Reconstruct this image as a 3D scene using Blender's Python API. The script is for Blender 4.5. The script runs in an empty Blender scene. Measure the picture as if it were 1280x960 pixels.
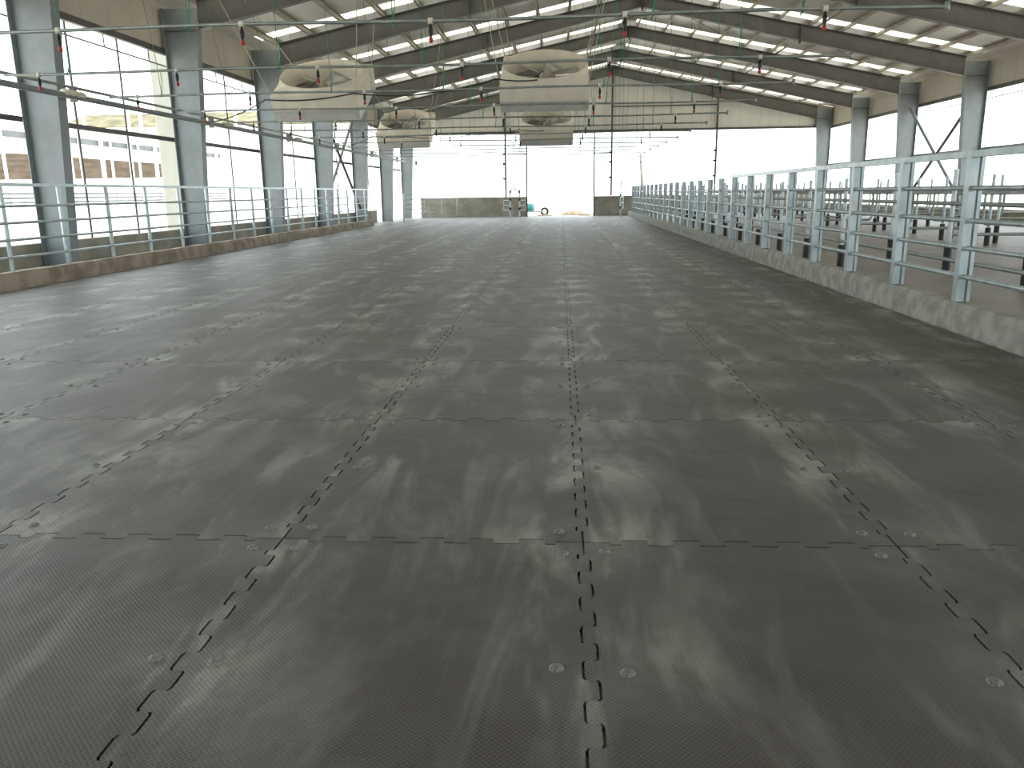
import bpy, math, random
from math import sin, cos, pi, sqrt, atan2
from mathutils import Vector, Matrix
random.seed(7)
S = bpy.context.scene
COL = S.collection

# ------------------------------------------------------------------ camera
CAM_H, PITCH, YAW, ROLL, FPX = 1.35, 0.23445579, -0.06259848, -0.01399744, 1000.0
fw = Vector((sin(YAW)*cos(PITCH), cos(YAW)*cos(PITCH), -sin(PITCH)))
r0 = Vector((cos(YAW), -sin(YAW), 0)); u0 = r0.cross(fw)
rr = cos(ROLL)*r0 + sin(ROLL)*u0; uu = -sin(ROLL)*r0 + cos(ROLL)*u0
cd = bpy.data.cameras.new('camera'); cam = bpy.data.objects.new('camera', cd); COL.objects.link(cam)
M4 = Matrix((rr, uu, -fw)).transposed().to_4x4(); M4.translation = Vector((0, 0, CAM_H))
cam.matrix_world = M4
cd.sensor_fit = 'HORIZONTAL'; cd.sensor_width = 36; cd.lens = 36*FPX/1280
cd.clip_start = .05; cd.clip_end = 1000
S.camera = cam

# ------------------------------------------------------------------ light
SKY = 3.55
w = bpy.data.worlds.new('sky'); S.world = w; w.use_nodes = True
bg = w.node_tree.nodes['Background']
bg.inputs[0].default_value = (0.88, 0.97, 1.0, 1); bg.inputs[1].default_value = SKY
sd = bpy.data.lights.new('sun', 'SUN'); sd.energy = 6.5; sd.angle = math.radians(6); sd.color = (1, .95, .88)
sun = bpy.data.objects.new('sun', sd); COL.objects.link(sun); sun.rotation_euler = (math.radians(33), 0, 0)   # hazy sun high behind the camera
S.view_settings.view_transform = 'Standard'
S.view_settings.look = 'None'
S.view_settings.gamma = 1
S.view_settings.use_curve_mapping = False
S.view_settings.exposure = 0
S.cycles.max_bounces = 10
S.cycles.diffuse_bounces = 6

# ------------------------------------------------------------------ materials
def mat_new(name):
    m = bpy.data.materials.new(name); m.use_nodes = True
    nt = m.node_tree; nt.nodes.clear()
    out = nt.nodes.new('ShaderNodeOutputMaterial')
    b = nt.nodes.new('ShaderNodeBsdfPrincipled')
    nt.links.new(b.outputs[0], out.inputs[0])
    return m, nt, b, out
def node(nt, t, **k):
    n = nt.nodes.new(t)
    for a, v in k.items(): setattr(n, a, v)
    return n
def mixc(nt, fac, a, b):
    n = node(nt, 'ShaderNodeMix', data_type='RGBA')
    for sock, v in ((0, fac), (6, a), (7, b)):
        if hasattr(v, 'links') or hasattr(v, 'is_linked'): nt.links.new(v, n.inputs[sock])
        elif sock == 0: n.inputs[0].default_value = v
        else: n.inputs[sock].default_value = (*v, 1)
    return n.outputs[2]
def math_(nt, op, a, b=None, clamp=False):
    n = node(nt, 'ShaderNodeMath', operation=op, use_clamp=clamp)
    for i, v in enumerate((a, b)):
        if v is None: continue
        if hasattr(v, 'is_linked'): nt.links.new(v, n.inputs[i])
        else: n.inputs[i].default_value = v
    return n.outputs[0]
def ramp(nt, v, lo, hi, to0=0., to1=1.):
    n = node(nt, 'ShaderNodeMapRange', interpolation_type='SMOOTHSTEP')
    nt.links.new(v, n.inputs[0]); n.inputs[1].default_value = lo; n.inputs[2].default_value = hi
    n.inputs[3].default_value = to0; n.inputs[4].default_value = to1
    return n.outputs[0]
def noise(nt, vec, scale, detail=4, rough=.55, dist=0.):
    n = node(nt, 'ShaderNodeTexNoise'); n.inputs['Scale'].default_value = scale
    n.inputs['Detail'].default_value = detail; n.inputs['Roughness'].default_value = rough
    n.inputs['Distortion'].default_value = dist
    if vec is not None: nt.links.new(vec, n.inputs['Vector'])
    return n.outputs['Fac']
def mottled(name, c1, c2, scale=6, rough=.6, metal=0., bump=0., stretch=(1, 1, 1), lo=.35, hi=.65, spec=.5):
    m, nt, b, out = mat_new(name)
    tc = node(nt, 'ShaderNodeTexCoord'); mp = node(nt, 'ShaderNodeMapping')
    mp.inputs['Scale'].default_value = stretch
    nt.links.new(tc.outputs['Object'], mp.inputs[0])
    f = noise(nt, mp.outputs[0], scale, 6)
    nt.links.new(mixc(nt, ramp(nt, f, lo, hi), c1, c2), b.inputs['Base Color'])
    b.inputs['Roughness'].default_value = rough; b.inputs['Metallic'].default_value = metal
    b.inputs['Specular IOR Level'].default_value = spec
    if bump:
        bp = node(nt, 'ShaderNodeBump'); bp.inputs['Strength'].default_value = bump; bp.inputs['Distance'].default_value = .01
        nt.links.new(noise(nt, mp.outputs[0], scale*5, 5), bp.inputs['Height']); nt.links.new(bp.outputs[0], b.inputs['Normal'])
    return m
def translucent(name, col, amount=.6):
    m, nt, b, out = mat_new(name)
    b.inputs['Base Color'].default_value = (*col, 1); b.inputs['Roughness'].default_value = .6
    t = node(nt, 'ShaderNodeBsdfTranslucent'); t.inputs[0].default_value = (*col, 1)
    mx = node(nt, 'ShaderNodeMixShader'); mx.inputs[0].default_value = amount
    nt.links.new(b.outputs[0], mx.inputs[1]); nt.links.new(t.outputs[0], mx.inputs[2]); nt.links.new(mx.outputs[0], out.inputs[0])
    return m

MW, ML = 1.2117, 1.7504           # one mat
X0, Y0 = .0883, 2.9487            # a crossing of four mats
def rubber_material():
    m, nt, b, out = mat_new('ribbed_rubber')
    tc = node(nt, 'ShaderNodeTexCoord'); oi = node(nt, 'ShaderNodeObjectInfo')
    P = tc.outputs['Object']
    sx = node(nt, 'ShaderNodeSeparateXYZ'); nt.links.new(P, sx.inputs[0])
    u, v = sx.outputs[0], sx.outputs[1]
    rnd = math_(nt, 'MULTIPLY', oi.outputs['Random'], 40.)
    off = node(nt, 'ShaderNodeCombineXYZ'); nt.links.new(rnd, off.inputs[2]); nt.links.new(rnd, off.inputs[0])
    pv = node(nt, 'ShaderNodeVectorMath', operation='ADD'); nt.links.new(P, pv.inputs[0]); nt.links.new(off.outputs[0], pv.inputs[1])
    Q = pv.outputs[0]
    du = math_(nt, 'MINIMUM', u, math_(nt, 'SUBTRACT', MW, u))
    dv = math_(nt, 'MINIMUM', v, math_(nt, 'SUBTRACT', ML, v))
    dm = math_(nt, 'ABSOLUTE', math_(nt, 'SUBTRACT', v, ML/2))
    dv2 = math_(nt, 'MINIMUM', dv, dm)
    d = math_(nt, 'SQRT', math_(nt, 'ADD', math_(nt, 'MULTIPLY', du, du), math_(nt, 'MULTIPLY', dv2, dv2)))
    near = ramp(nt, d, .03, .50, 1., 0.)
    # dust: long wisps in two directions plus broad clouds
    def wisp(rot, sc, lo, hi):
        mp = node(nt, 'ShaderNodeMapping'); mp.inputs['Rotation'].default_value = (0, 0, rot); mp.inputs['Scale'].default_value = (sc, sc*.28, sc)
        nt.links.new(Q, mp.inputs[0])
        return ramp(nt, noise(nt, mp.outputs[0], 2.2, 5, .58, .7), lo, hi)
    w1, w2 = wisp(.75, 1.5, .50, .69), wisp(-.9, 1.3, .51, .70)
    wis = math_(nt, 'MAXIMUM', w1, w2)
    cloud = ramp(nt, noise(nt, Q, 1.7, 5, .6, .4), .42, .72)
    fine = noise(nt, Q, 14, 6, .65)
    dust = math_(nt, 'ADD', math_(nt, 'MULTIPLY', wis, math_(nt, 'ADD', math_(nt, 'MULTIPLY', near, .8), .34)),
                 math_(nt, 'MULTIPLY', near, math_(nt, 'ADD', math_(nt, 'MULTIPLY', cloud, .45), .12)))
    dust = math_(nt, 'MULTIPLY', dust, math_(nt, 'ADD', math_(nt, 'MULTIPLY', fine, 1.1), .40), True)
    base = mixc(nt, ramp(nt, noise(nt, Q, 2.6, 4), .35, .65), (.058, .0495, .0415), (.083, .0735, .0635))
    base = mixc(nt, ramp(nt, noise(nt, Q, 5.5, 3), .60, .78, 0., .35), base, (.095, .068, .055))
    base = mixc(nt, math_(nt, 'MULTIPLY', oi.outputs['Random'], .35), base, (.075, .0715, .067))
    colr = mixc(nt, math_(nt, 'MULTIPLY', dust, .95), base, (.37, .36, .335))
    # studs: staggered small pips
    mp = node(nt, 'ShaderNodeMapping'); mp.inputs['Rotation'].default_value = (0, 0, pi/4); mp.inputs['Scale'].default_value = (1, 1, 1)
    nt.links.new(P, mp.inputs[0])
    vo = node(nt, 'ShaderNodeTexVoronoi'); vo.inputs['Scale'].default_value = 84; vo.inputs['Randomness'].default_value = 0
    vo.voronoi_dimensions = '2D'
    nt.links.new(mp.outputs[0], vo.inputs['Vector'])
    stud = ramp(nt, vo.outputs['Distance'], .22, .55, 1., 0.)
    colr = mixc(nt, math_(nt, 'MULTIPLY', stud, .34), colr, (.132, .127, .114))
    nt.links.new(colr, b.inputs['Base Color'])
    b.inputs['Roughness'].default_value = .46; b.inputs['Specular IOR Level'].default_value = .5
    b1 = node(nt, 'ShaderNodeBump'); b1.inputs['Strength'].default_value = .55; b1.inputs['Distance'].default_value = .0022
    nt.links.new(stud, b1.inputs['Height'])
    b2 = node(nt, 'ShaderNodeBump'); b2.inputs['Strength'].default_value = .45; b2.inputs['Distance'].default_value = .05
    nt.links.new(noise(nt, Q, 2.1, 2, .5, .5), b2.inputs['Height'])
    nt.links.new(b2.outputs[0], b1.inputs['Normal']); nt.links.new(b1.outputs[0], b.inputs['Normal'])
    return m
def roof_material():
    m, nt, b, out = mat_new('roof_lining')
    tc = node(nt, 'ShaderNodeTexCoord'); mp = node(nt, 'ShaderNodeMapping'); mp.inputs['Scale'].default_value = (1, .3, 1)
    nt.links.new(tc.outputs['Object'], mp.inputs[0])
    f = noise(nt, mp.outputs[0], 1.1, 4)
    nt.links.new(mixc(nt, ramp(nt, f, .35, .65), (.74, .725, .68), (.82, .805, .765)), b.inputs['Base Color'])
    b.inputs['Roughness'].default_value = .38; b.inputs['Metallic'].default_value = .2
    bp = node(nt, 'ShaderNodeBump'); bp.inputs['Strength'].default_value = .25; bp.inputs['Distance'].default_value = .03
    nt.links.new(noise(nt, tc.outputs['Object'], 1.3, 2), bp.inputs['Height']); nt.links.new(bp.outputs[0], b.inputs['Normal'])
    return m
def panel_material(name, c, period=.9, depth=.16, axis=0):
    # profiled sheet: thin vertical grooves
    m, nt, b, out = mat_new(name)
    tc = node(nt, 'ShaderNodeTexCoord'); sx = node(nt, 'ShaderNodeSeparateXYZ'); nt.links.new(tc.outputs['Object'], sx.inputs[0])
    fr = math_(nt, 'FRACT', math_(nt, 'DIVIDE', sx.outputs[axis], period))
    gr = ramp(nt, math_(nt, 'ABSOLUTE', math_(nt, 'SUBTRACT', fr, .5)), .0, .05, 1., 0.)
    f = noise(nt, tc.outputs['Object'], .9, 4)
    base = mixc(nt, ramp(nt, f, .3, .7), c, tuple(x*.9 for x in c))
    nt.links.new(mixc(nt, math_(nt, 'MULTIPLY', gr, depth*2), base, tuple(x*.5 for x in c)), b.inputs['Base Color'])
    b.inputs['Roughness'].default_value = .5
    return m

M = {
 'rubber': rubber_material(),
 'roof': roof_material(),
 'gable': panel_material('gable_sheet', (.78, .76, .69), .55, .2, 0),
 'sidecl': panel_material('side_sheet', (.60, .55, .46), 1.0, .14, 1),
 'paint': mottled('grey_steel_paint', (.195, .222, .230), (.228, .255, .262), 3, .45),
 'paintdk': mottled('dark_and_shaded_steel_paint', (.082, .078, .073), (.105, .10, .093), 3, .5),  # dark girts; on rafters, the column grey with roof shade put into the colour
 'purlin': mottled('purlin_zinc', (.40, .36, .31), (.48, .44, .38), 3, .5, .3),
 'galv': mottled('galvanised_steel', (.37, .43, .445), (.50, .555, .56), 9, .36, .6, 0, (1, 1, .4)),
 'galvd': mottled('dull_galvanised_pipe', (.27, .30, .285), (.38, .41, .385), 5, .42, .6),
 'conc': mottled('kerb_concrete', (.235, .233, .20), (.36, .355, .315), 5, .85, 0, .6),
 'concbr': mottled('stained_kerb_concrete', (.24, .19, .142), (.40, .345, .275), 3, .85, 0, .6),
 'concw': mottled('wall_concrete', (.27, .25, .20), (.38, .355, .295), 1.6, .85, 0, .4),
 'floor': mottled('screed_floor', (.20, .20, .195), (.27, .27, .26), 1.2, .5, 0, .2),
 'bed': mottled('sandy_bed', (.15, .12, .092), (.215, .18, .148), .9, .5, 0, .4),
 'sleeve': mottled('black_plastic_sleeve', (.012, .012, .013), (.022, .022, .022), 8, .5),
 'black': mottled('black_plastic', (.012, .012, .013), (.02, .02, .02), 8, .5),
 'red': mottled('red_plastic', (.36, .035, .025), (.42, .05, .035), 8, .45),
 'green': mottled('green_cord_fibre', (.02, .20, .10), (.04, .30, .16), 20, .7),
 'fan': mottled('cream_fan_shell', (.75, .685, .56), (.83, .765, .645), 3, .45),
 'fanlv': mottled('zinc_shutter', (.58, .58, .55), (.68, .68, .64), 4, .42, .3),
 'blade': mottled('bright_blade_steel', (.72, .72, .70), (.8, .8, .78), 4, .28, .8),
 'motor': mottled('motor_shell', (.40, .35, .27), (.48, .43, .34), 4, .45),
 'cable': mottled('steel_cable', (.42, .38, .32), (.5, .46, .4), 4, .5, .3),
 'sky_panel': translucent('roof_light_sheet', (.86, .83, .75), .75),
 'curtain': translucent('cream_curtain_cloth', (.86, .855, .81), .5),
 'tape': mottled('pale_wrapping', (.62, .57, .45), (.78, .75, .66), 20, .6),
 'grnd': mottled('pale_dry_ground', (.56, .51, .44), (.64, .60, .53), .2, .9),
 'soil': mottled('brown_soil', (.22, .16, .11), (.34, .27, .20), 2, .95, 0, .5),
 'straw': mottled('brown_straw_bales', (.06, .044, .03), (.10, .076, .055), .8, .9, 0, .5, (1, 1, 4)),
 'olive': mottled('olive_roof_sheet', (.085, .075, .036), (.19, .165, .095), .7, .8, 0, .3, (1, 1, 2)),
 'white': mottled('white_sheet', (.72, .73, .72), (.8, .8, .79), 2, .6),
 'strip': mottled('grey_window_strip', (.09, .10, .11), (.14, .15, .16), .8, .4),
 'teal': mottled('teal_plastic', (.02, .30, .27), (.04, .38, .34), 3, .4),
 'wood': mottled('weathered_pole', (.10, .09, .08), (.16, .145, .13), 5, .8),
 'bolt': mottled('dusty_zinc_bolt', (.14, .145, .135), (.30, .305, .29), 90, .5, .25),
}

# ------------------------------------------------------------------ mesh building
class MB:
    def __init__(s): s.v = []; s.f = []; s.sm = []
    def add(s, vs, fs, smooth=False):
        n = len(s.v); s.v += [tuple(x) for x in vs]
        for f in fs: s.f.append(tuple(i+n for i in f)); s.sm.append(smooth)
        return s
    def box(s, x0, x1, y0, y1, z0, z1):
        v = [(x, y, z) for z in (z0, z1) for y in (y0, y1) for x in (x0, x1)]
        return s.add(v, [(0, 2, 3, 1), (4, 5, 7, 6), (0, 1, 5, 4), (2, 6, 7, 3), (0, 4, 6, 2), (1, 3, 7, 5)])
    def hexa(s, v):      # 8 points, bottom ring then top ring
        return s.add(v, [(3, 2, 1, 0), (4, 5, 6, 7), (0, 1, 5, 4), (1, 2, 6, 5), (2, 3, 7, 6), (3, 0, 4, 7)])
    def tube(s, pts, r, n=10, cap=True, rs=None):
        pts = [Vector(p) for p in pts]; k = len(pts); vs = []; up = None
        for i, p in enumerate(pts):
            t = (pts[min(i+1, k-1)] - pts[max(i-1, 0)]).normalized()
            if up is None: up = Vector((0, 0, 1)) if abs(t.z) < .9 else Vector((1, 0, 0))
            a = t.cross(up).normalized(); b = a.cross(t).normalized(); up = b
            q = rs[i] if rs else r
            vs += [p + q*(cos(2*pi*j/n)*a + sin(2*pi*j/n)*b) for j in range(n)]
        fs = [(i*n+j, i*n+(j+1) % n, (i+1)*n+(j+1) % n, (i+1)*n+j) for i in range(k-1) for j in range(n)]
        s.add(vs, fs, True)
        if cap: s.add(vs[:n], [tuple(reversed(range(n)))]); s.add(vs[-n:], [tuple(range(n))])
        return s
    def lathe(s, prof, n=48, c=(0, 0, 0), closed=False):
        vs = [(c[0]+r*cos(2*pi*j/n), c[1]+r*sin(2*pi*j/n), c[2]+z) for r, z in prof for j in range(n)]
        k = len(prof); rng = range(k) if closed else range(k-1)
        fs = [(i*n+j, i*n+(j+1) % n, ((i+1) % k)*n+(j+1) % n, ((i+1) % k)*n+j) for i in rng for j in range(n)]
        return s.add(vs, fs, True)
    def prism(s, poly, axis, a, b):   # poly of 2D points extruded along an axis
        def P(p, t): return {'x': (t, p[0], p[1]), 'y': (p[0], t, p[1]), 'z': (p[0], p[1], t)}[axis]
        n = len(poly); vs = [P(p, a) for p in poly] + [P(p, b) for p in poly]
        fs = [tuple(range(n)), tuple(reversed(range(n, 2*n)))] + [(i, n+i, n+(i+1) % n, (i+1) % n) for i in range(n)]
        return s.add(vs, fs)
    def build(s, name, mat, parent=None, origin=(0, 0, 0)):
        me = bpy.data.meshes.new(name)
        o0 = Vector(origin)
        me.from_pydata([Vector(p)-o0 for p in s.v], [], s.f)
        for p, q in zip(me.polygons, s.sm): p.use_smooth = q
        me.materials.append(M[mat] if isinstance(mat, str) else mat)
        import bmesh
        bm = bmesh.new(); bm.from_mesh(me); bmesh.ops.recalc_face_normals(bm, faces=bm.faces); bm.to_mesh(me); bm.free()
        o = bpy.data.objects.new(name, me); COL.objects.link(o)
        if parent is not None: o.parent = parent
        else: o.location = o0
        return o
def tag(o, label=None, cat=None, group=None, kind=None):
    if label: o['label'] = label
    if cat: o['category'] = cat
    if group: o['group'] = group
    if kind: o['kind'] = kind
    return o
def thing(name, label, cat, loc=(0, 0, 0), group=None):
    o = bpy.data.objects.new(name, None); COL.objects.link(o); o.location = loc; o.empty_display_size = .1
    return tag(o, label, cat, group)
def structure(name, mb, mat, origin=(0, 0, 0)):
    return tag(mb.build(name, mat, None, origin), kind='structure')
def copy_of(o, parent=None, loc=None):
    c = o.copy(); COL.objects.link(c)
    if parent is not None: c.parent = parent
    if loc is not None: c.location = loc
    return c
ORD = 'first second third fourth fifth sixth seventh eighth ninth tenth eleventh twelfth thirteenth fourteenth fifteenth sixteenth seventeenth eighteenth nineteenth twentieth'.split()
ORD += ['twenty-'+x for x in ORD[:9]] + ['thirtieth'] + ['thirty-'+x for x in ORD[:9]]

# ------------------------------------------------------------------ dimensions
FR = [14.2 + 5.65*k for k in range(-2, 7)]           # portal frames along the barn
XL, XR, XC = -9.35, 15.14, 2.9                       # outer faces of the columns, ridge
YB, YF = 48.3, -40.0                                 # end wall, open end behind
def roof_z(x): return 8.35 - .205*abs(x-XC)
KR, KL = 3.77, -8.40                                 # inner faces of the kerbs
CLAD = 4.78

# ------------------------------------------------------------------ setting
structure('ground', MB().box(-260, 260, -120, 420, -.6, -.12), 'grnd')
structure('floor', MB().box(-9.5, KR+.2, YF, YB+.35, -.3, -.018), 'floor')
structure('floor_bed', MB().box(KR+.2, XR+.2, YF, YB+.35, -.3, .1), 'bed')

# roof lining: one sheet per bay and slope, with a translucent strip before every frame
rf = MB(); SKW0, SKW1 = .80, .14
xe = (XL-.45, XR+.45)
ys = [YF] + FR + [YB+.3]
def slab(mb, xa, xb, y0, y1, t=.05):
    za, zb = roof_z(xa), roof_z(xb)
    mb.hexa([(xa, y0, za), (xb, y0, zb), (xb, y1, zb), (xa, y1, za), (xa, y0, za+t), (xb, y0, zb+t), (xb, y1, zb+t), (xa, y1, za+t)])
for i in range(len(ys)-1):
    y0, y1 = ys[i], ys[i+1]
    has = 1 < i+1 < len(ys)-1
    for xa, xb in ((xe[0], XC), (XC, xe[1])):
        if has:
            slab(rf, xa, xb, y0 - (SKW1 if i > 1 else 0), y1-SKW0)
        else: slab(rf, xa, xb, y0 - (SKW1 if i > 1 else 0), y1)
structure('ceiling', rf, 'roof')
side_word = ('brown-kerb', 'stall')
for i, y1 in enumerate(FR):
    for s, (xa, xb) in enumerate(((xe[0]+.8, XC-.25), (XC+.25, xe[1]-.8))):
        if i == 0: continue
        mb = MB(); slab(mb, xa, xb, y1-SKW0, y1-SKW1, .03)
        o = mb.build('roof_light', 'sky_panel', None, (0, y1, 8))
        tag(o, 'bright strip in the %s roof slope, before the %s frame from the end wall' % (
            ('narrow' if s == 0 else 'stall'), ORD[len(FR)-1-i]), 'skylight', 'translucent strips in the roof')
        # opaque remainders at the ridge and eaves
        mb = MB()
        if s == 0: slab(mb, xe[0], xe[0]+.8, y1-SKW0, y1-SKW1); slab(mb, XC-.25, XC, y1-SKW0, y1-SKW1)
        else: slab(mb, XC, XC+.25, y1-SKW0, y1-SKW1); slab(mb, xe[1]-.8, xe[1], y1-SKW0, y1-SKW1)
        structure('ceiling_edge', mb, 'roof')
# cladding above the openings
structure('wall_left', MB().box(XL-.16, XL-.10, YF, YB+.1, CLAD, roof_z(XL-.1)-.02), 'sidecl')
structure('wall_right', MB().box(XR+.10, XR+.16, YF, YB+.1, CLAD, roof_z(XR+.1)-.02), 'sidecl')
gp = [(XL-.1, CLAD), (XR+.1, CLAD), (XR+.1, roof_z(XR+.1)-.02), (XC, roof_z(XC)-.02), (XL-.1, roof_z(XL-.1)-.02)]
structure('wall_back', MB().prism(gp, 'y', YB+.03, YB+.09), 'gable')
# low concrete walls
structure('wall_left_base', MB().box(XL-.26, XL-.02, YF, YB-7, -.1, .58), 'concw')
structure('wall_right_base', MB().box(XR+.02, XR+.26, YF, YB+.3, -.1, .56), 'concw')
structure('wall_back_base', MB().box(-8.3, -1.98, YB+.02, YB+.26, -.1, 1.12).box(1.94, XR+.02, YB+.02, YB+.26, -.1, 1.10), 'concw')
# kerbs with a slightly uneven crown
def kerb(name, xi, xo, h, y0, y1, mat):
    mb = MB(); n = int((y1-y0)/.35); rows = []
    for i in range(n+1):
        y = y0+(y1-y0)*i/n; j = lambda a: random.uniform(-a, a)
        d = 1 if xo > xi else -1
        rows.append([(xi+j(.006), y, -.05), (xi+d*.012+j(.006), y, h*.7+j(.008)), (xi+d*.05+j(.008), y, h+j(.008)), (xo-d*.04, y, h+j(.008)), (xo, y, h*.8), (xo, y, -.05)])
    vs = [p for r in rows for p in r]
    fs = [(i*6+k, i*6+(k+1) % 6, (i+1)*6+(k+1) % 6, (i+1)*6+k) for i in range(n) for k in range(6)] + [tuple(range(6)), tuple(reversed(range(n*6, n*6+6)))]
    mb.add(vs, fs); return mb.build(name, mat)
tag(kerb('kerb', KR, KR+.22, .265, 2.5, 46.4, 'conc'), 'pale grey concrete kerb under the tall post railing beside the stalls', 'kerb')
tag(kerb('kerb', KL, KL-.24, .26, 4.0, 36.4, 'concbr'), 'brown stained concrete kerb under the low railing by the open side', 'kerb')

# ------------------------------------------------------------------ steel frame
FN = lambda i: ORD[len(FR)-1-i]
def column(i, y, side):
    out, d = (XL, 1) if side == 'l' else (XR, -1)
    zt = roof_z(out) - .17
    def xin(z): return out + d*(.50 + .30*z/5.2)
    c = thing('steel_column', 'grey tapered steel column %s, %s from the end wall' % (
        'standing behind the brown kerb' if side == 'l' else 'standing beyond the stalls', FN(i)), 'column', (out+d*.25, y, 0),
        'columns behind the brown kerb' if side == 'l' else 'columns beyond the stalls')
    og = c.location.copy(); z0 = -.05; tf = .016; b = .125
    wb = MB(); x0 = out + d*tf
    wb.hexa([(x0, y-.006, z0), (xin(z0), y-.006, z0), (xin(z0), y+.006, z0), (x0, y+.006, z0), (x0, y-.006, zt), (xin(5.3), y-.006, zt), (xin(5.3), y+.006, zt), (x0, y+.006, zt)])
    wb.build('web', 'paint', c, og)
    MB().box(min(out, x0), max(out, x0), y-b, y+b, z0, zt).build('flange', 'paint', c, og)
    f = MB(); zk = 5.18
    a0, a1 = xin(z0), xin(zk)
    f.hexa([(a0, y-b, z0), (a0+d*tf, y-b, z0), (a0+d*tf, y+b, z0), (a0, y+b, z0), (a1, y-b, zk), (a1+d*tf, y-b, zk), (a1+d*tf, y+b, zk), (a1, y+b, zk)])
    f.build('flange', 'paint', c, og)
    p = MB()
    lo, hi = sorted((out-d*.0, a0+d*.06)); p.box(lo, hi, y-b-.02, y+b+.02, -.055, .0); p.build('base_plate', 'paint', c, og)
    st = MB()
    for ysn in (-1, 1):
        lo, hi = sorted((out+d*tf, xin(5.18))); ya, yb = sorted((y+ysn*.006, y+ysn*.115)); st.box(lo, hi, ya, yb, 5.16, 5.18)
    st.build('stiffener', 'paintdk', c, og)
    return c
def rafter(i, y, side):
    d = -1 if side == 'l' else 1
    xk = (XL+.82) if side == 'l' else (XR-.82)
    gap = .17
    zt = lambda x: roof_z(x)-gap
    zb = lambda x: 7.74 - (7.74-5.18)*abs(x-XC)/abs(xk-XC)
    r = thing('roof_rafter', 'shade-darkened grey steel rafter on the %s roof slope, %s from the end wall' % ('narrow' if side == 'l' else 'stall', FN(i)),
              'rafter', (XC+d*6, y, 6.5), 'rafters of the narrow slope' if side == 'l' else 'rafters of the stall slope')
    og = r.location.copy(); b = .11; tf = .014; xa = XC + d*.006
    def bar(mb, za, zc, hy):
        mb.hexa([(xa, y-hy, za(xa)), (xk, y-hy, za(xk)), (xk, y+hy, za(xk)), (xa, y+hy, za(xa)), (xa, y-hy, zc(xa)), (xk, y-hy, zc(xk)), (xk, y+hy, zc(xk)), (xa, y+hy, zc(xa))])
    mb = MB(); bar(mb, lambda x: zb(x)+tf, lambda x: zt(x)-tf, .006); mb.build('web', 'paintdk', r, og)
    mb = MB(); bar(mb, zb, lambda x: zb(x)+tf, b); mb.build('flange', 'paintdk', r, og)
    mb = MB(); bar(mb, lambda x: zt(x)-tf, zt, b); mb.build('flange', 'paintdk', r, og)
    for xx in (XC+d*.02, XC+d*5.6):
        MB().box(xx-.012, xx+.012, y-.13, y+.13, zb(xx)-.10, zt(xx)-.002).build('end_plate', 'paintdk', r, og)
    return r
for i, y in enumerate(FR):
    if i > 0:
        for s in 'lr':
            rafter(i, y, s)
            column(i, y, s)
# purlins
def purlin(x, s, k, n):
    z1 = roof_z(x)-.004; z0 = z1-.16; y0, y1 = YF, YB
    sl = .205*(-1 if x > XC else 1)
    p = MB()
    p.box(x-.004, x+.004, y0, y1, z0+.0, z1-.02)
    p.box(x-.055, x+.004, y0, y1, z0, z0+.006).box(x-.004, x+.055, y0, y1, z1-.026, z1-.02)
    o = p.build('roof_purlin', 'purlin', None, (x, 0, z0))
    tag(o, 'thin roof purlin running the length of the %s slope, %s from the ridge' % (s, ORD[k]), 'purlin', 'purlins of the %s slope' % s)
for k in range(11):
    purlin(XC+.35+k*1.12, 'stall', k, 11); purlin(XC-.35-k*1.12, 'narrow', k, 11)
o = MB().tube([(9.12, YF, roof_z(9.12)-.12), (9.12, YB, roof_z(9.12)-.12)], .035).build('roof_tie_tube', 'purlin', None, (9.12, 0, 7))
tag(o, 'long pale tie tube under the stall slope beside a purlin', 'tube')
# eave members and girts
def along(name, x, z, r, mat, label, cat, y0=YF, y1=YB-.2, shape='box'):
    mb = MB()
    if shape == 'box': mb.box(x-r, x+r, y0, y1, z-r*1.3, z+r*1.3)
    else: mb.tube([(x, y0, z), (x, y1, z)], r)
    return tag(mb.build(name, mat, None, (x, 0, z)), label, cat)
along('eave_girt', XL-.045, CLAD-.07, .05, 'paintdk', 'dark girt under the tan cladding above the brown kerb side', 'girt')
along('eave_girt', XR+.045, CLAD-.07, .05, 'paintdk', 'dark girt under the tan cladding on the stall side', 'girt')
along('wall_girt', XL-.07, 2.72, .035, 'paintdk', 'dark steel girt crossing the open side behind the brown kerb', 'girt')
along('wall_girt', XR+.06, 2.68, .03, 'paint', 'grey steel girt crossing the open side beyond the stalls', 'girt')
o = MB().box(XL-.05, XR+.05, YB-.06, YB+.02, CLAD-.09, CLAD+.02).build('gable_girt', 'paintdk', None, (0, YB, CLAD))
tag(o, 'dark girt along the lower edge of the gable sheet on the end wall', 'girt')
o = MB().box(XC, 8.9, YB-.03, YB+.025, 6.03, 6.09).build('gable_rail', 'paintdk', None, (5, YB, 6)); tag(o, 'thin dark rail across the pale gable sheet', 'rail')
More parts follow.
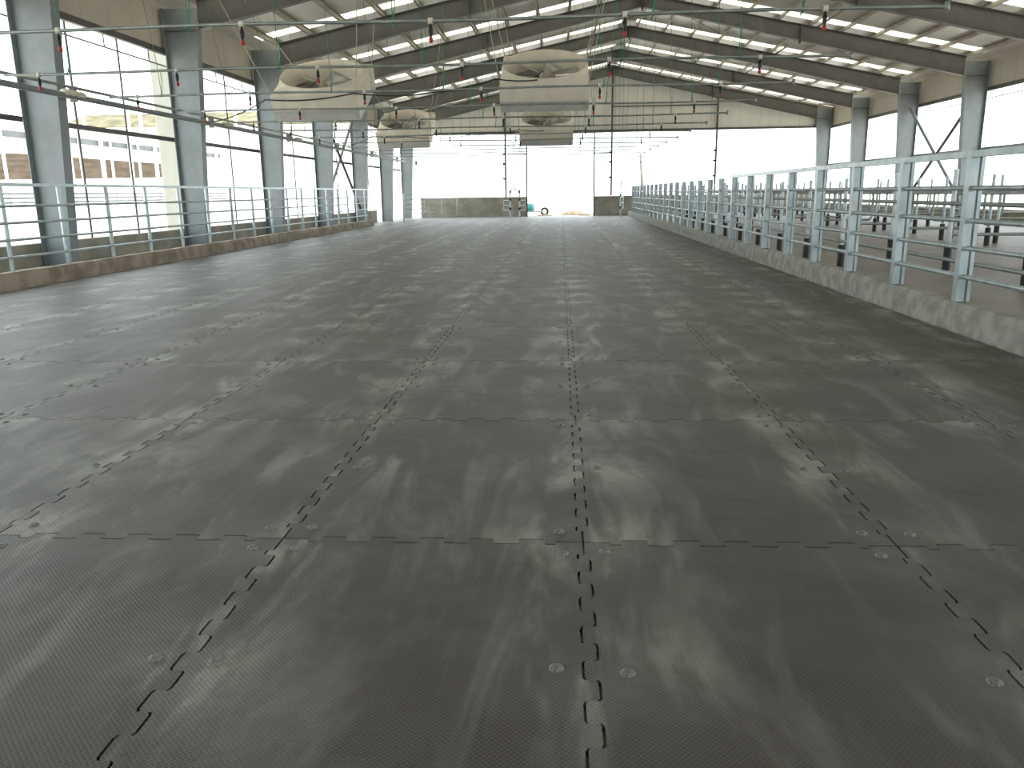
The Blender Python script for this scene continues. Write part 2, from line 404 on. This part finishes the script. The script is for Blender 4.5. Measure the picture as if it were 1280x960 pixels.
# cross bracing
for x, lab in ((XL+.22, 'behind the brown kerb'), (XR-.28, 'beyond the stalls')):
    i = 5; y0, y1 = FR[i]+.14, FR[i+1]-.14
    t = thing('cross_brace', 'X-shaped steel brace between two columns %s' % lab, 'brace', (x, (y0+y1)/2, 2.6))
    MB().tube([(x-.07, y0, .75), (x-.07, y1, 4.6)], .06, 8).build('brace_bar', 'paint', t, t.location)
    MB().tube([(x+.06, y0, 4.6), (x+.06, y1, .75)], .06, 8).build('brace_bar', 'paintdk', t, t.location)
for x0, x1, lab in ((XC+.8, 8.4, 'near the ridge'), (8.6, 14.0, 'near the eaves')):
    y0, y1 = FR[5]+.15, FR[6]-.15
    t = MB().tube([(x0, y0, roof_z(x0)-.33), (x1, y1, roof_z(x1)-.33)], .012, 6).build('roof_brace_rod', 'paintdk', None, (x0, y0, roof_z(x0)-.33))
    tag(t, 'thin diagonal brace rod under the stall slope %s' % lab, 'rod', 'roof brace rods')
# gable posts and the door frame in the end wall
for x, lab in ((-3.22, 'beside the doorway on the brown-kerb side'), (2.92, 'rising to the ridge beside the doorway'), (8.85, 'standing behind the stalls in the end wall')):
    t = thing('gable_post', 'slim post in the end wall %s' % lab, 'post', (x, YB-.1, 1.1), 'posts of the end wall')
    top = roof_z(x)-.2
    MB().box(x-.05, x+.05, YB-.17, YB-.09, 1.12, top).build('shaft', 'paintdk', t, t.location)
    for z in (2.15, 3.0, 3.55):
        MB().box(x-.16, x-.03, YB-.24, YB-.172, z-.05, z+.05).build('bracket', 'black', t, t.location)
t = thing('doorway_frame', 'thin steel frame of the tall open doorway with ladder-like side rails', 'door frame', (0, YB-.1, 0))
for x in (-1.985, 1.925): MB().box(x-.04, x+.04, YB-.13, YB-.08, -.02, CLAD-.1).build('jamb', 'paintdk', t, t.location)
for xa, xb in ((-3.15, -1.97), (1.93, 2.86)):
    for z in (3.05, 3.55, 3.78, 4.0, 4.22): MB().box(xa, xb, YB-.115, YB-.09, z-.02, z+.02).build('rung', 'paintdk', t, t.location)
along2 = ((-8.2, -3.28, 2.95, 'on the brown-kerb side'), (2.98, 14.2, 3.0, 'behind the stalls'))
for xa, xb, z, lab in along2:
    tag(MB().box(xa, xb, YB-.06, YB-.03, z-.015, z+.015).build('wall_girt', 'paint', None, (xa, YB, z)), 'thin girt across the bright end wall opening %s' % lab, 'girt')

# ------------------------------------------------------------------ rubber mats
AMP, GAP = .023, .0042
def joint(length, n, amp):
    # jigsaw polyline along a joint: list of (t, offset, level) - straight ends, half tooth, n full teeth, half tooth
    st = .105; half = .05; t0 = st+half; tl = (length-2*t0)/n
    pts = [(0, 0), (st, 0), (st+.006, -amp), (t0-.006, -amp*1.0)]
    lev = amp
    for i in range(n):
        a, b = t0+i*tl, t0+(i+1)*tl
        sl = .008
        pts += [(a-sl*0+.0, lev*.75), (a+.012, lev), (b-.012, lev), (b, lev*.75)]
        lev = -lev
    pts += [(length-t0+.006, -amp), (length-st-.006, -amp), (length-st, 0), (length, 0)]
    return pts
JX, JY = joint(MW, 9, AMP), joint(ML, 15, AMP)
def mat_mesh(name, left, right, ext=0.):
    g = GAP
    b = [(t, o+g*1.0) for t, o in JX]                      # front edge
    r = [(MW+(o if right else 0)-g, t) for t, o in JY]
    tp = [(t, ML+o-g*1.0) for t, o in reversed(JX)]
    l = [((o if left else -ext)+g, t) for t, o in reversed(JY)]
    def cl(p): return (min(max(p[0], l[0][0] if False else -1), 9), p[1])
    poly = b[1:-1] + r[1:-1] + tp[1:-1] + l[1:-1]
    corners = [((g if left else g-ext), g*1.0), (MW-g, g*1.0), (MW-g, ML-g*1.0), ((g if left else g-ext), ML-g*1.0)]
    poly = [corners[0]] + b[1:-1] + [corners[1]] + r[1:-1] + [corners[2]] + tp[1:-1] + [corners[3]] + l[1:-1]
    mb = MB().prism(poly, 'z', -.018, 0)
    o = mb.build(name, 'rubber'); me = o.data; bpy.data.objects.remove(o)
    return me
meshes = {'mid': mat_mesh('rubber_mat', 1, 1), 'l': mat_mesh('rubber_mat_edge', 0, 1, -.02), 'r': mat_mesh('rubber_mat_edge', 1, 0)}
bm_ = MB().lathe([(.0001, .0065), (.011, .0065), (.0125, .0045), (.0135, .004), (.0215, .0035), (.023, .0)], 16)
bm_.add([(.011*cos(pi/3*k), .011*sin(pi/3*k), z) for z in (.003, .0105) for k in range(6)], [(6, 7, 8, 9, 10, 11)] + [(k, (k+1) % 6, 6+(k+1) % 6, 6+k) for k in range(6)])
bo = bm_.build('bolt', 'bolt'); bolt_me = bo.data; bpy.data.objects.remove(bo)
BOLT_POS = [(.085, .10), (MW-.085, .10), (.085, ML-.10), (MW-.085, ML-.10), (.10, ML/2), (MW-.09, ML/2)]
rows = list(range(-1, 24)); cols = list(range(-7, 3))
for j in rows:
    for k in cols:
        me = meshes['l' if k == cols[0] else 'r' if k == cols[-1] else 'mid']
        o = bpy.data.objects.new('rubber_mat', me); COL.objects.link(o)
        o.location = (X0+k*MW, Y0+j*ML, 0)
        tag(o, 'dusty studded rubber floor mat, %s row from the camera, %s from the pale kerb' % (ORD[j+1], ORD[cols[-1]-k]), 'floor mat', 'jigsaw rubber mats on the barn floor')
        if j <= 2:
            for p in BOLT_POS:
                if random.random() < .12: continue
                b = bpy.data.objects.new('bolt', bolt_me); COL.objects.link(b); b.parent = o; b.location = (p[0]+random.uniform(-.01, .01), p[1]+random.uniform(-.015, .015), 0)

# ------------------------------------------------------------------ railings
# stall side: tall double-channel posts on the pale kerb
RX = 3.87
t = thing('stall_railing', 'long galvanised railing of tall posts and pipe rails on the pale kerb', 'railing', (RX, 20, .25))
py = [4.95+1.523*k for k in range(27)]
for y in py:
    m = MB()
    m.box(RX-.062, RX+.012, y-.045, y+.045, .268, 1.62)              # main tube
    m.box(RX+.012, RX+.034, y-.016, y+.016, .268, 1.62)              # recessed web
    m.box(RX+.034, RX+.068, y-.045, y+.045, .268, 1.62)              # rear channel
    m.build('post', 'galv', t, t.location)
for z in (1.335, 1.035, .778, .508):
    MB().tube([(RX-.005, 4.6, z), (RX-.005, 44.6, z)], .024, 10).build('rail', 'galv', t, t.location)
MB().box(RX-.045, RX+.045, 4.6, 19.05, 1.615, 1.675).build('top_rail', 'galv', t, t.location)
# brown kerb side
LX = -8.52
t = thing('side_railing', 'low galvanised railing with five rails along the brown kerb', 'railing', (LX, 20, .25))
py = [9.14+1.452*k for k in range(19)]
for y in py:
    MB().tube([(LX, y, .262), (LX, y, 1.56)], .036, 10).build('post', 'galv', t, t.location)
for z in (1.255, 1.0, .74, .475):
    MB().tube([(LX+.02, 8.4, z), (LX+.02, 35.6, z)], .022, 8).build('rail', 'galv', t, t.location)
MB().box(LX-.04, LX+.04, 8.4, 35.6, 1.555, 1.605).build('top_rail', 'galv', t, t.location)

# ------------------------------------------------------------------ cubicle stalls
AX = 4.5; ay = [13.3+1.86*k for k in range(17)]
t = thing('cubicle_rail_line', 'pipe rail line on sleeved posts just behind the pale kerb railing', 'stall rail', (AX, 25, .1))
for y in [6.3] + ay:
    p = MB().tube([(AX, y, .1), (AX, y, 1.50)], .032, 8).build('post', 'galv', t, t.location)
    MB().tube([(AX, y, .1), (AX, y, .47)], .052, 10).build('sleeve', 'sleeve', p, t.location)
    p.parent = t
for z in (1.165, .535):
    MB().tube([(AX-.055, 5.6, z), (AX-.055, 43.4, z)], .024, 8).build('rail', 'galvd', t, t.location)
def divider_protos():
    post = MB().tube([(0, 0, 0), (0, 0, 1.5)], .036, 8)
    sl = MB().tube([(0, 0, 0), (0, 0, .38)], .056, 10)
    lp = []
    for c0, z0, a0 in ((1.12, .63, -pi/2), (1.12, 1.07, 0)):
        for k in range(5):
            a = a0+pi/2*k/4; lp.append((c0+.08*cos(a), 0, z0+.08*sin(a)))
    loop = MB().tube([(0.02, 0, .55)] + lp + [(.02, 0, 1.15)], .024, 8)
    me = []
    for mb, nm, mt in ((post, 'post', 'galv'), (sl, 'sleeve', 'sleeve'), (loop, 'loop_rail', 'galvd')):
        o = mb.build(nm, mt); me.append((nm, o.data)); bpy.data.objects.remove(o)
    return me
DM = divider_protos()
def divider(x, y, flip, label, group):
    r = thing('stall_divider', label, 'stall divider', (x, y, .1), group)
    if flip: r.rotation_euler[2] = pi
    post = None
    for nm, me in DM:
        o = bpy.data.objects.new(nm, me); COL.objects.link(o); o.parent = r
    return r
rowdef = [(5.82, 8.30, 2.13, 17, False, 'nearest the pale kerb'), (9.2, 11.75, 2.13, 16, True, 'second from the pale kerb'),
          (9.78, 10.4, 2.13, 17, False, 'third from the pale kerb'), (12.0, 14.7, 2.13, 15, False, 'nearest the outer columns')]
for x, y0, dy, n, fl, lab in rowdef:
    for k in range(n):
        divider(x, y0+k*dy, fl, 'galvanised stall divider with black sleeve, %s back in the row %s' % (ORD[k], lab), 'stall dividers in the row '+lab)
for x, y0, y1, lab in ((9.13, 11, 44.2, 'in the second row from the pale kerb'), (9.85, 10, 44.9, 'in the third row from the pale kerb')):
    o = MB().tube([(x, y0, 1.22), (x, y1, 1.22)], .024, 8).build('neck_rail', 'galvd', None, (x, y0, 1.22))
    tag(o, 'long neck rail pipe joining the stall dividers %s' % lab, 'rail')

# ------------------------------------------------------------------ water pipes with spray heads
PZ, PXR, PXL = 3.15, 4.02, -8.2
nz_body = MB().lathe([(.0001, -.035), (.011, -.035), (.011, -.055), (.022, -.06), (.024, -.13), (.014, -.15), (.012, -.165)], 10)
nz_cap = MB().lathe([(.012, -.165), (.022, -.17), (.025, -.20), (.014, -.22), (.0001, -.225)], 10)
nz_clip = MB().lathe([(.022, -.03), (.030, -.03), (.030, .03), (.022, .03)], 10)
nzm = []
for mb, nm, mt in ((nz_body, 'spray_head', 'black'), (nz_cap, 'red_cap', 'red'), (nz_clip, 'saddle', 'tape'), (nz_cap, 'dark_cap', 'black')):
    o = mb.build(nm, mt); nzm.append(o.data); bpy.data.objects.remove(o)
for k in range(12):
    y = 9.26+2.825*k
    t = thing('water_pipe', 'thin galvanised water pipe with spray heads hung across the barn, %s from the camera' % ORD[k], 'pipe', (0, y, PZ), 'water pipes hung across the barn')
    sag = lambda x: PZ - .012*sin((x+8)*1.1+k) + (.03 if k < 1 else 0)
    xr = PXR; xs = [PXL+(xr-PXL)*i/14 for i in range(15)]
    MB().tube([(x, y, sag(x)) for x in xs], .019, 8).build('pipe_run', 'galvd', t, t.location)
    MB().lathe([(.0001, -.05), (.027, -.05), (.027, .05), (.0001, .05)], 10, (PXR-.01, y, sag(PXR))).build('end_cap', 'galvd', t, t.location)
    for q in range(-4, 2):
        x = .68+2.09*q
        if x < PXL or k > 7: continue
        h = bpy.data.objects.new('spray_head', nzm[0]); COL.objects.link(h); h.parent = t; h.location = (x, 0, sag(x)-PZ)
        c = bpy.data.objects.new('red_cap' if k < 4 else 'dark_cap', nzm[1] if k < 4 else nzm[3]); COL.objects.link(c); c.parent = h
        c = bpy.data.objects.new('saddle', nzm[2]); COL.objects.link(c); c.parent = h
    for q, x in enumerate((-7.2, -4.1, -1.95, .85, 2.6)):
        x += random.uniform(-.14, .14)
        zt = roof_z(x)-.17
        kx = XC + (.35+1.12*round((abs(x-XC)-.35)/1.12))*(1 if x > XC else -1)
        top = (kx, y, roof_z(kx)-.17)
        cord = MB().tube([top, (x+(kx-x)*.1, y, PZ+.55), (x, y, PZ+.02)], .0055, 5)
        cord.tube([(x-.02, y-.021, PZ-.02), (x+.006, y-.026, PZ+.01), (x+.012, y+.004, PZ+.03), (x-.008, y+.024, PZ-.01), (x-.012, y-.004, PZ-.026)], .006, 5)
        cord.tube([(x+.02, y+.01, PZ+.42), (x+.028, y+.008, PZ+.2), (x+.01, y-.004, PZ+.03)], .006, 5)
        cord.build('hanging_cord', 'green', t, t.location)

# ------------------------------------------------------------------ fans
def fan(loc, label, seed):
    rnd = random.Random(seed)
    f = thing('barn_fan', label, 'fan', loc, 'big square fans hung under the roof')
    f.rotation_euler = (math.radians(27), 0, 0)
    s, D = .97, .46
    # shell: four walls and a front plate with a round hole flowing into the bell mouth
    sh = MB(); N = 64
    def sq(a, h, z):
        c_, s_ = cos(a), sin(a); q = h/max(abs(c_), abs(s_)); return (c_*q, s_*q, z)
    rings = [[sq(2*pi*j/N, s, -D) for j in range(N)], [sq(2*pi*j/N, s, -.10) for j in range(N)]]
    def circ(r, z): return [(r*cos(2*pi*j/N), r*sin(2*pi*j/N), z) for j in range(N)]
    def mixr(a, b, q): return [tuple(p*(1-q)+o*q for p, o in zip(u_, v_)) for u_, v_ in zip(a, b)]
    outer = rings[1]
    rings += [mixr(outer, circ(.965, -.02), .55), circ(.955, .0), circ(.95, .035), circ(.925, .04), circ(.885, -.02), circ(.86, -.12), circ(.855, -.36)]
    vs = [p for r in rings for p in r]
    sh.add(vs, [(i*N+j, i*N+(j+1) % N, (i+1)*N+(j+1) % N, (i+1)*N+j) for i in range(len(rings)-1) for j in range(N)], True)
    o = sh.build('shell', 'fan', f)
    # flat walls shade flat
    for p in o.data.polygons:
        if max(o.data.vertices[v].co.z for v in p.vertices) < -.09: p.use_smooth = False
    # shutter frame hanging under the shell
    fr = MB(); e = .015; z0, z1 = -.68, -D-.004
    fr.box(-s+.01, s-.01, -s+.01, -s+.01+e, z0, z1).box(-s+.01, s-.01, s-.01-e, s-.01, z0, z1)
    fr.box(-s+.01, -s+.01+e, -s+.01+e, s-.01-e, z0, z1).box(s-.01-e, s-.01, -s+.01+e, s-.01-e, z0, z1)
    fr.box(-s, s, -s, -s+.02, z1-.02, z1+.012)
    fr.build('shutter_frame', 'fanlv', f)
    sl = MB()
    for q in range(9):
        y = -s+.12+q*.205; a = math.radians(35)
        sl.hexa([(-s+.04, y, -.60), (s-.04, y, -.60), (s-.04, y+.012, -.60), (-s+.04, y+.012, -.60), (-s+.04, y+.14*cos(a), -.60+.14*sin(a)), (s-.04, y+.14*cos(a), -.60+.14*sin(a)), (s-.04, y+.14*cos(a)+.01, -.60+.14*sin(a)), (-s+.04, y+.14*cos(a)+.01, -.60+.14*sin(a))])
    sl.build('shutter', 'fanlv', f)
    # wheel: six blades on a hub
    for q in range(6):
        a0 = q*pi/3 + rnd.random()*.3; bl = []
        n = 6
        for i in range(n+1):
            r = .13+(.80-.13)*i/n; wd = .10+.10*i/n; tw = math.radians(38-16*i/n)
            for sgn in (-1, 1):
                for th in (-.004, .004):
                    tx = sgn*wd*cos(tw); tz = -.27+sgn*wd*sin(tw)+th
                    bl.append((r*cos(a0)-tx*sin(a0), r*sin(a0)+tx*cos(a0), tz))
        fs = []
        for i in range(n):
            a, c = i*4, (i+1)*4
            fs += [(a, c, c+2, a+2), (a+1, a+3, c+3, c+1), (a, a+1, c+1, c), (a+2, c+2, c+3, a+3)]
        fs += [(0, 2, 3, 1), (n*4, n*4+1, n*4+3, n*4+2)]
        MB().add(bl, fs, True).build('blade', 'blade', f)
    MB().lathe([(.0001, -.16), (.10, -.17), (.14, -.2), (.14, -.33), (.0001, -.34)], 24).build('hub', 'blade', f)
    MB().box(-.85, .85, -.035, .035, -.42, -.37).box(-.035, .035, -.85, .85, -.42, -.37).build('support_bar', 'motor', f)
    mo = MB().lathe([(.0001, .02), (.07, .01), (.095, -.02), (.105, -.16), (.105, -.19), (.0001, -.19)], 20, (.06, -.30, .03))
    mo.box(-.02, .14, -.36, -.24, -.36, -.16); mo.build('motor', 'motor', f)
    mb = MB().tube([(.06, -.30, .0), (-.06, -.36, -.02), (-.16, -.45, -.08), (-.20, -.62, -.02)], .012, 6); mb.build('motor_lead', 'black', f)
    # lifting cables from the four corners to the roof (built in world space, taken back to the fan's frame)
    inv = (Matrix.Translation(Vector(loc)) @ Matrix.Rotation(math.radians(27), 4, 'X')).inverted()
    fwd = inv.inverted()
    for sx in (-1, 1):
        for sy in (-1, 1):
            a = fwd @ Vector((sx*.95, sy*.95, -.09)); tx = a.x+sx*.75; ty = a.y - .2 + sy*.1
            kx = XC + (.35+1.12*max(0, round((abs(tx-XC)-.35)/1.12)))*(1 if tx > XC else -1)
            b = Vector((kx, ty, roof_z(kx)-.165))
            MB().tube([inv @ a, inv @ b], .011, 6).build('lifting_cable', 'cable', f)
    return f
fan((-5.42, 19.05, 4.02), 'big square cream fan on the brown-kerb side, the closer of the two there', 1)
fan((-.36, 19.05, 4.12), 'big square cream fan hung mid-barn over the mats, the closer of the two there', 2)
fan((-5.76, 30.9, 4.04), 'square cream fan far back on the brown-kerb side, before the last columns', 3)
fan((-.53, 30.9, 4.04), 'square cream fan far back mid-barn, hung in line with the doorway', 4)
def cable(pts, label, r=.014, mat='black', name='power_cable'):
    P = [Vector(p) for p in pts]; out = []
    for i in range(len(P)-1):
        L = (P[i+1]-P[i]).length
        for k in range(8):
            q = k/8; p = P[i].lerp(P[i+1], q); p.z -= .035*L*4*q*(1-q); out.append(p)
    out.append(P[-1])
    return tag(MB().tube(out, r, 6).build(name, mat, None, P[0]), label, 'cable')
cable([(-8.26, 19.3, 3.06), (-6.5, 18.25, 3.42), (-4.5, 18.12, 3.50), (-2.6, 18.0, 3.48), (-1.4, 18.05, 3.72), (-.5, 18.05, 3.68)], 'black power cable strung from the pipe run to the two closer fans')
cable([(-8.26, 30.5, 3.06), (-6.8, 30.05, 3.42), (-5.6, 29.98, 3.38), (-3.2, 29.9, 3.40), (-1.5, 29.95, 3.55), (-.6, 29.97, 3.5)], 'black power cable strung to the two far fans')

# ------------------------------------------------------------------ pipe run and curtain gear on the open side
CX = -8.36
t = thing('conduit_run', 'pair of dark grey pipes running along the open side above the railing', 'pipe', (CX, 20, 3.05))
MB().tube([(CX, 4, 3.06), (CX, 44, 3.06)], .05, 10).build('main_pipe', 'paint', t, t.location)
MB().tube([(CX, 4, 3.21), (CX, 44, 3.21)], .026, 8).build('upper_pipe', 'galvd', t, t.location)
for y in FR[1:]:
    MB().box(CX-.15, CX-.03, y-.02, y+.02, 2.99, 3.25).build('bracket', 'paintdk', t, t.location)
for y, L in ((14.05, .62), (20.6, .5), (26.2, .5), (37, .5)):
    mb = MB(); n = 9
    prof = [(.055+.012*(k % 2), -L/2+L*k/(n-1)) for k in range(n)]
    vs = [(CX+r*cos(2*pi*j/12), y+z, 3.10+r*sin(2*pi*j/12)) for r, z in prof for j in range(12)]
    mb.add(vs, [(i*12+j, i*12+(j+1) % 12, (i+1)*12+(j+1) % 12, (i+1)*12+j) for i in range(n-1) for j in range(12)] + [tuple(range(12)), tuple(range((n-1)*12, n*12))], False)
    mb.build('taped_joint', 'tape', t, t.location)
# curtain roller tubes with hangers
for x, sd in ((XL-.14, 'above the brown kerb side'), (XR+.14, 'above the stall side')):
    t = thing('curtain_tube', 'thin roller tube on short hangers under the tan cladding %s' % sd, 'tube', (x, 20, 4.45))
    MB().tube([(x, 6, 4.42), (x, 47, 4.42)], .018, 8).build('tube', 'paint', t, t.location)
    for k in range(22):
        y = 8+k*1.86
        MB().tube([(x, y, 4.42), (x, y, 4.79)], .014, 6).build('hanger', 'paintdk', t, t.location)
n = 0
for i in range(1, len(FR)-2):
    for q, dy in ((0, 1.85), (1, 3.72)):
        y = FR[i]+dy; x = XL-.2
        o = MB().tube([(x, y, .57), (x, y, 4.79)], .022, 8).build('curtain_guide_pole', 'paintdk', None, (x, y, .57))
        tag(o, 'thin vertical curtain guide pole on the low side wall, %s from the camera end' % ORD[n], 'pole', 'curtain guide poles of the open side'); n += 1
o = MB()
rows_ = []
for k in range(13):
    q = k/12; y = 19.5+1.2*q; rows_.append((y, .03*sin(q*9)))
vs = [(XL-.30+dx+th, y, z) for th in (0, .004) for z in (.5, 2.6, 4.8) for y, dx in rows_]
fs = []
for a in range(2):
    for zi in range(2):
        for k in range(12): b0 = a*39+zi*13+k; fs.append((b0, b0+1, b0+14, b0+13))
o.add(vs, fs, True)
tag(o.build('wind_curtain', 'curtain', None, (XL-.3, 19.4, .5)), 'cream cloth wind curtain gathered beside a column on the open side', 'curtain')

# ------------------------------------------------------------------ gates near the end wall
def gate_posts():
    t = thing('walk_through_gate', 'narrow walk-through gate of two galvanised posts with a hooped top', 'gate', (-2.5, 44.75, 0))
    y = 44.8
    for x in (-2.76, -2.26): 
        p = MB().tube([(x, y, 0), (x, y, 1.42)], .04, 10).build('post', 'galv', t, t.location)
        for z in (.5, 1.0, 1.4): MB().tube([(x, y-.03, z-.07), (x, y-.03, z+.07)], .06, 10).build('clamp', 'black', p, t.location)
    hoop = [(-2.76, y, 1.38)] + [(-2.51+.27*cos(pi-pi*k/8)*1.0, y, 1.42+.12*sin(pi*k/8)) for k in range(9)] + [(-2.26, y, 1.38)]
    MB().tube(hoop, .028, 8).build('top_hoop', 'galv', t, t.location)
    w_ = MB()
    for z in (.42, .68, .95): w_.tube([(-3.15, y+.35, z), (-2.78, y, z)], .02, 6)
    w_.tube([(-3.15, y+.35, .38), (-3.15, y+.35, 1.0)], .02, 6).build('side_wing', 'galv', t, t.location)
    w_ = MB()
    for z in (.42, .68, .95): w_.tube([(-2.24, y, z), (-1.98, y+.4, z)], .02, 6)
    w_.tube([(-1.98, y+.4, .38), (-1.98, y+.4, 1.3)], .02, 6).build('side_wing', 'galv', t, t.location)
gate_posts()
t = thing('pipe_gate', 'galvanised pipe gate hinged on a post beside the end columns', 'gate', (-8.0, 41.3, 0))
MB().tube([(-8.0, 41.3, 0), (-8.0, 41.3, 1.40)], .045, 10).build('post', 'galv', t, t.location)
g1 = Vector((-5.6, 44.4, 0)); g0 = Vector((-7.95, 41.4, 0))
for z in (.38, .62, .86, 1.1, 1.35):
    e = g0.lerp(g1, .38 if z > 1.2 else 1.0 if z > 1.0 else .55); MB().tube([(g0.x, g0.y, z), (e.x, e.y, z)], .022, 8).build('rail', 'galv', t, t.location)
for q in (.36, .68, .98):
    e = g0.lerp(g1, q); MB().tube([(e.x, e.y, .36), (e.x, e.y, 1.12)], .022, 8).build('upright', 'galv', t, t.location)
t = thing('folded_gate', 'narrow galvanised gate folded back at the far end of the pale kerb', 'gate', (3.2, 44.3, 0))
MB().tube([(3.2, 44.3, 0), (3.2, 44.3, 1.75), (3.28, 44.32, 1.9)], .035, 8).build('post', 'galv', t, t.location)
fm = MB()
for z in (.45, .75, 1.05, 1.3): fm.tube([(3.2, 44.3, z), (3.42, 45.4, z)], .03, 8)
fm.tube([(3.42, 45.4, .42), (3.42, 45.4, 1.33)], .03, 8); fm.build('leaf', 'galv', t, t.location)
for z in (.5, 1.15): MB().tube([(3.19, 44.27, z-.06), (3.19, 44.27, z+.06)], .05, 8).build('hinge', 'black', t, t.location)

# ------------------------------------------------------------------ outside
t = thing('water_tank_trailer', 'small teal tank on a railed trailer standing outside the doorway', 'trailer', (-1.75, 53, -.1))
MB().box(-2.5, -1.2, 52.5, 53.6, .12, .2).box(-1.2, -.9, 52.95, 53.05, .13, .18).build('bed', 'galv', t, t.location)
mb = MB().lathe([(.0001, 0), (.30, 0), (.34, .06), (.34, .38), (.28, .46), (.0001, .48)], 20, (-2.05, 53.05, .2)); mb.build('tank', 'teal', t, t.location)
fm = MB()
for z in (.5, .85): fm.tube([(-2.45, 52.55, z), (-1.25, 52.55, z)], .018, 6)
for x in (-2.45, -1.85, -1.25): fm.tube([(x, 52.55, .2), (x, 52.55, .87)], .018, 6)
fm.build('side_rails', 'galvd', t, t.location)
for x, y in ((-1.05, 52.7), (-1.05, 53.4)):
    n = 20; vs = []
    prof = [(.14, -.05), (.24, -.07), (.27, -.03), (.27, .03), (.24, .07), (.14, .05)]
    vs = [(x+r*cos(2*pi*j/n), y+w_, .15+r*sin(2*pi*j/n)) for r, w_ in prof for j in range(n)]
    MB().add(vs, [(i*n+j, i*n+(j+1) % n, ((i+1) % 6)*n+(j+1) % n, ((i+1) % 6)*n+j) for i in range(6) for j in range(n)], True).build('wheel', 'black', t, t.location)
def mound(x, y, rx, ry, h, label, mat='soil'):
    mb = MB(); n, m_ = 18, 5; vs = [(x, y, h-.12)]
    rnd = random.Random(int(x*10+y))
    for i in range(1, m_+1):
        for j in range(n):
            a = 2*pi*j/n; q = i/m_; k = 1+rnd.uniform(-.12, .12)
            vs.append((x+rx*q*cos(a)*k, y+ry*q*sin(a)*k, -.12+h*(cos(q*pi/2)**1.3)*(1+rnd.uniform(-.15, .15)) - (.03 if i == m_ else 0)))
    fs = [(0, 1+j, 1+(j+1) % n) for j in range(n)] + [(1+(i-1)*n+j, 1+(i-1)*n+(j+1) % n, 1+i*n+(j+1) % n, 1+i*n+j) for i in range(1, m_) for j in range(n)]
    mb.add(vs, fs, True)
    return tag(mb.build('soil_mound', mat, None, (x, y, -.12)), label, 'soil heap', 'low heaps of soil outside')
mound(-1.0, 50.2, .9, .5, .16, 'low brown soil heap at the foot of the doorway jamb, beside the trailer')
mound(.9, 54, 1.3, .7, .28, 'low pale-brown soil heap out in the middle beyond the doorway')
mound(1.5, 51, .6, .3, .12, 'small soil heap outside the doorway on the stall side')
t = thing('utility_pole', 'leaning dark utility pole outside beyond the end wall', 'pole', (6.85, 70, -.12))
MB().tube([(7.0, 70, -.12), (6.62, 70, 4.4)], .12, 10, True, [.19, .08]).build('shaft', 'wood', t, t.location)
MB().box(6.35, 6.95, 69.9, 69.97, 4.1, 4.2).build('crossarm', 'wood', t, t.location)
# neighbouring sheds seen through the open side
NX = -25.
t = thing('neighbouring_shed', 'low white open shed standing outside the open side, with a dark window strip', 'shed', (NX, 42, -.12))
MB().box(NX-.3, NX, 28, 60, 4.72, 4.8).box(NX-.25, NX-.1, 28, 60, 3.45, 4.12).build('fascia', 'white', t, t.location)
MB().box(NX-.18, NX-.12, 28, 60, 4.14, 4.44).build('window_strip', 'strip', t, t.location)
for k in range(11):
    y = 29+3.0*k
    MB().box(NX-.1, NX+.06, y-.09, y+.09, -.12, 4.72).build('post', 'white', t, t.location)
    MB().box(NX-.1, NX+.0, y+.95, y+1.05, -.12, 4.72).build('post', 'white', t, t.location)
for z in (1.22, 1.42, 1.62):
    MB().tube([(NX+.1, 28, z), (NX+.1, 60, z)], .05, 8).build('rail', 'strip', t, t.location)
t = thing('straw_stack', 'long brown stack of straw bales behind the low white shed', 'straw stack', (-38, 60, -.12))
mb = MB(); mb.box(-46, -28.2, 60, 63, 2.85, 4.75); mb.build('bales', 'straw', t, t.location)
MB().box(-46, -28.2, 60.05, 63, -.12, 2.84).build('white_cover', 'white', t, t.location)
t = thing('far_shed', 'long far shed with an olive roof seen beyond the open side', 'shed', (-30, 72, -.12))
mb = MB(); mb.add([(-44, 71, 7.35), (-15, 71, 7.35), (-15, 75, 8.75), (-44, 75, 8.75), (-44, 71, 7.45), (-15, 71, 7.45), (-15, 75, 8.85), (-44, 75, 8.85)], [(0, 1, 2, 3), (4, 5, 6, 7), (0, 1, 5, 4), (1, 2, 6, 5), (2, 3, 7, 6), (3, 0, 4, 7)])
mb.build('roof', 'olive', t, t.location)
MB().box(-44, -15, 71.6, 75, -.12, 7.32).build('wall', 'white', t, t.location)
for x in (-41.5, -37.5, -36.4, -32, -28, -24.5, -21): MB().box(x-.12, x+.12, 70.7, 70.9, -.12, 8.9).build('mast', 'white', t, t.location)
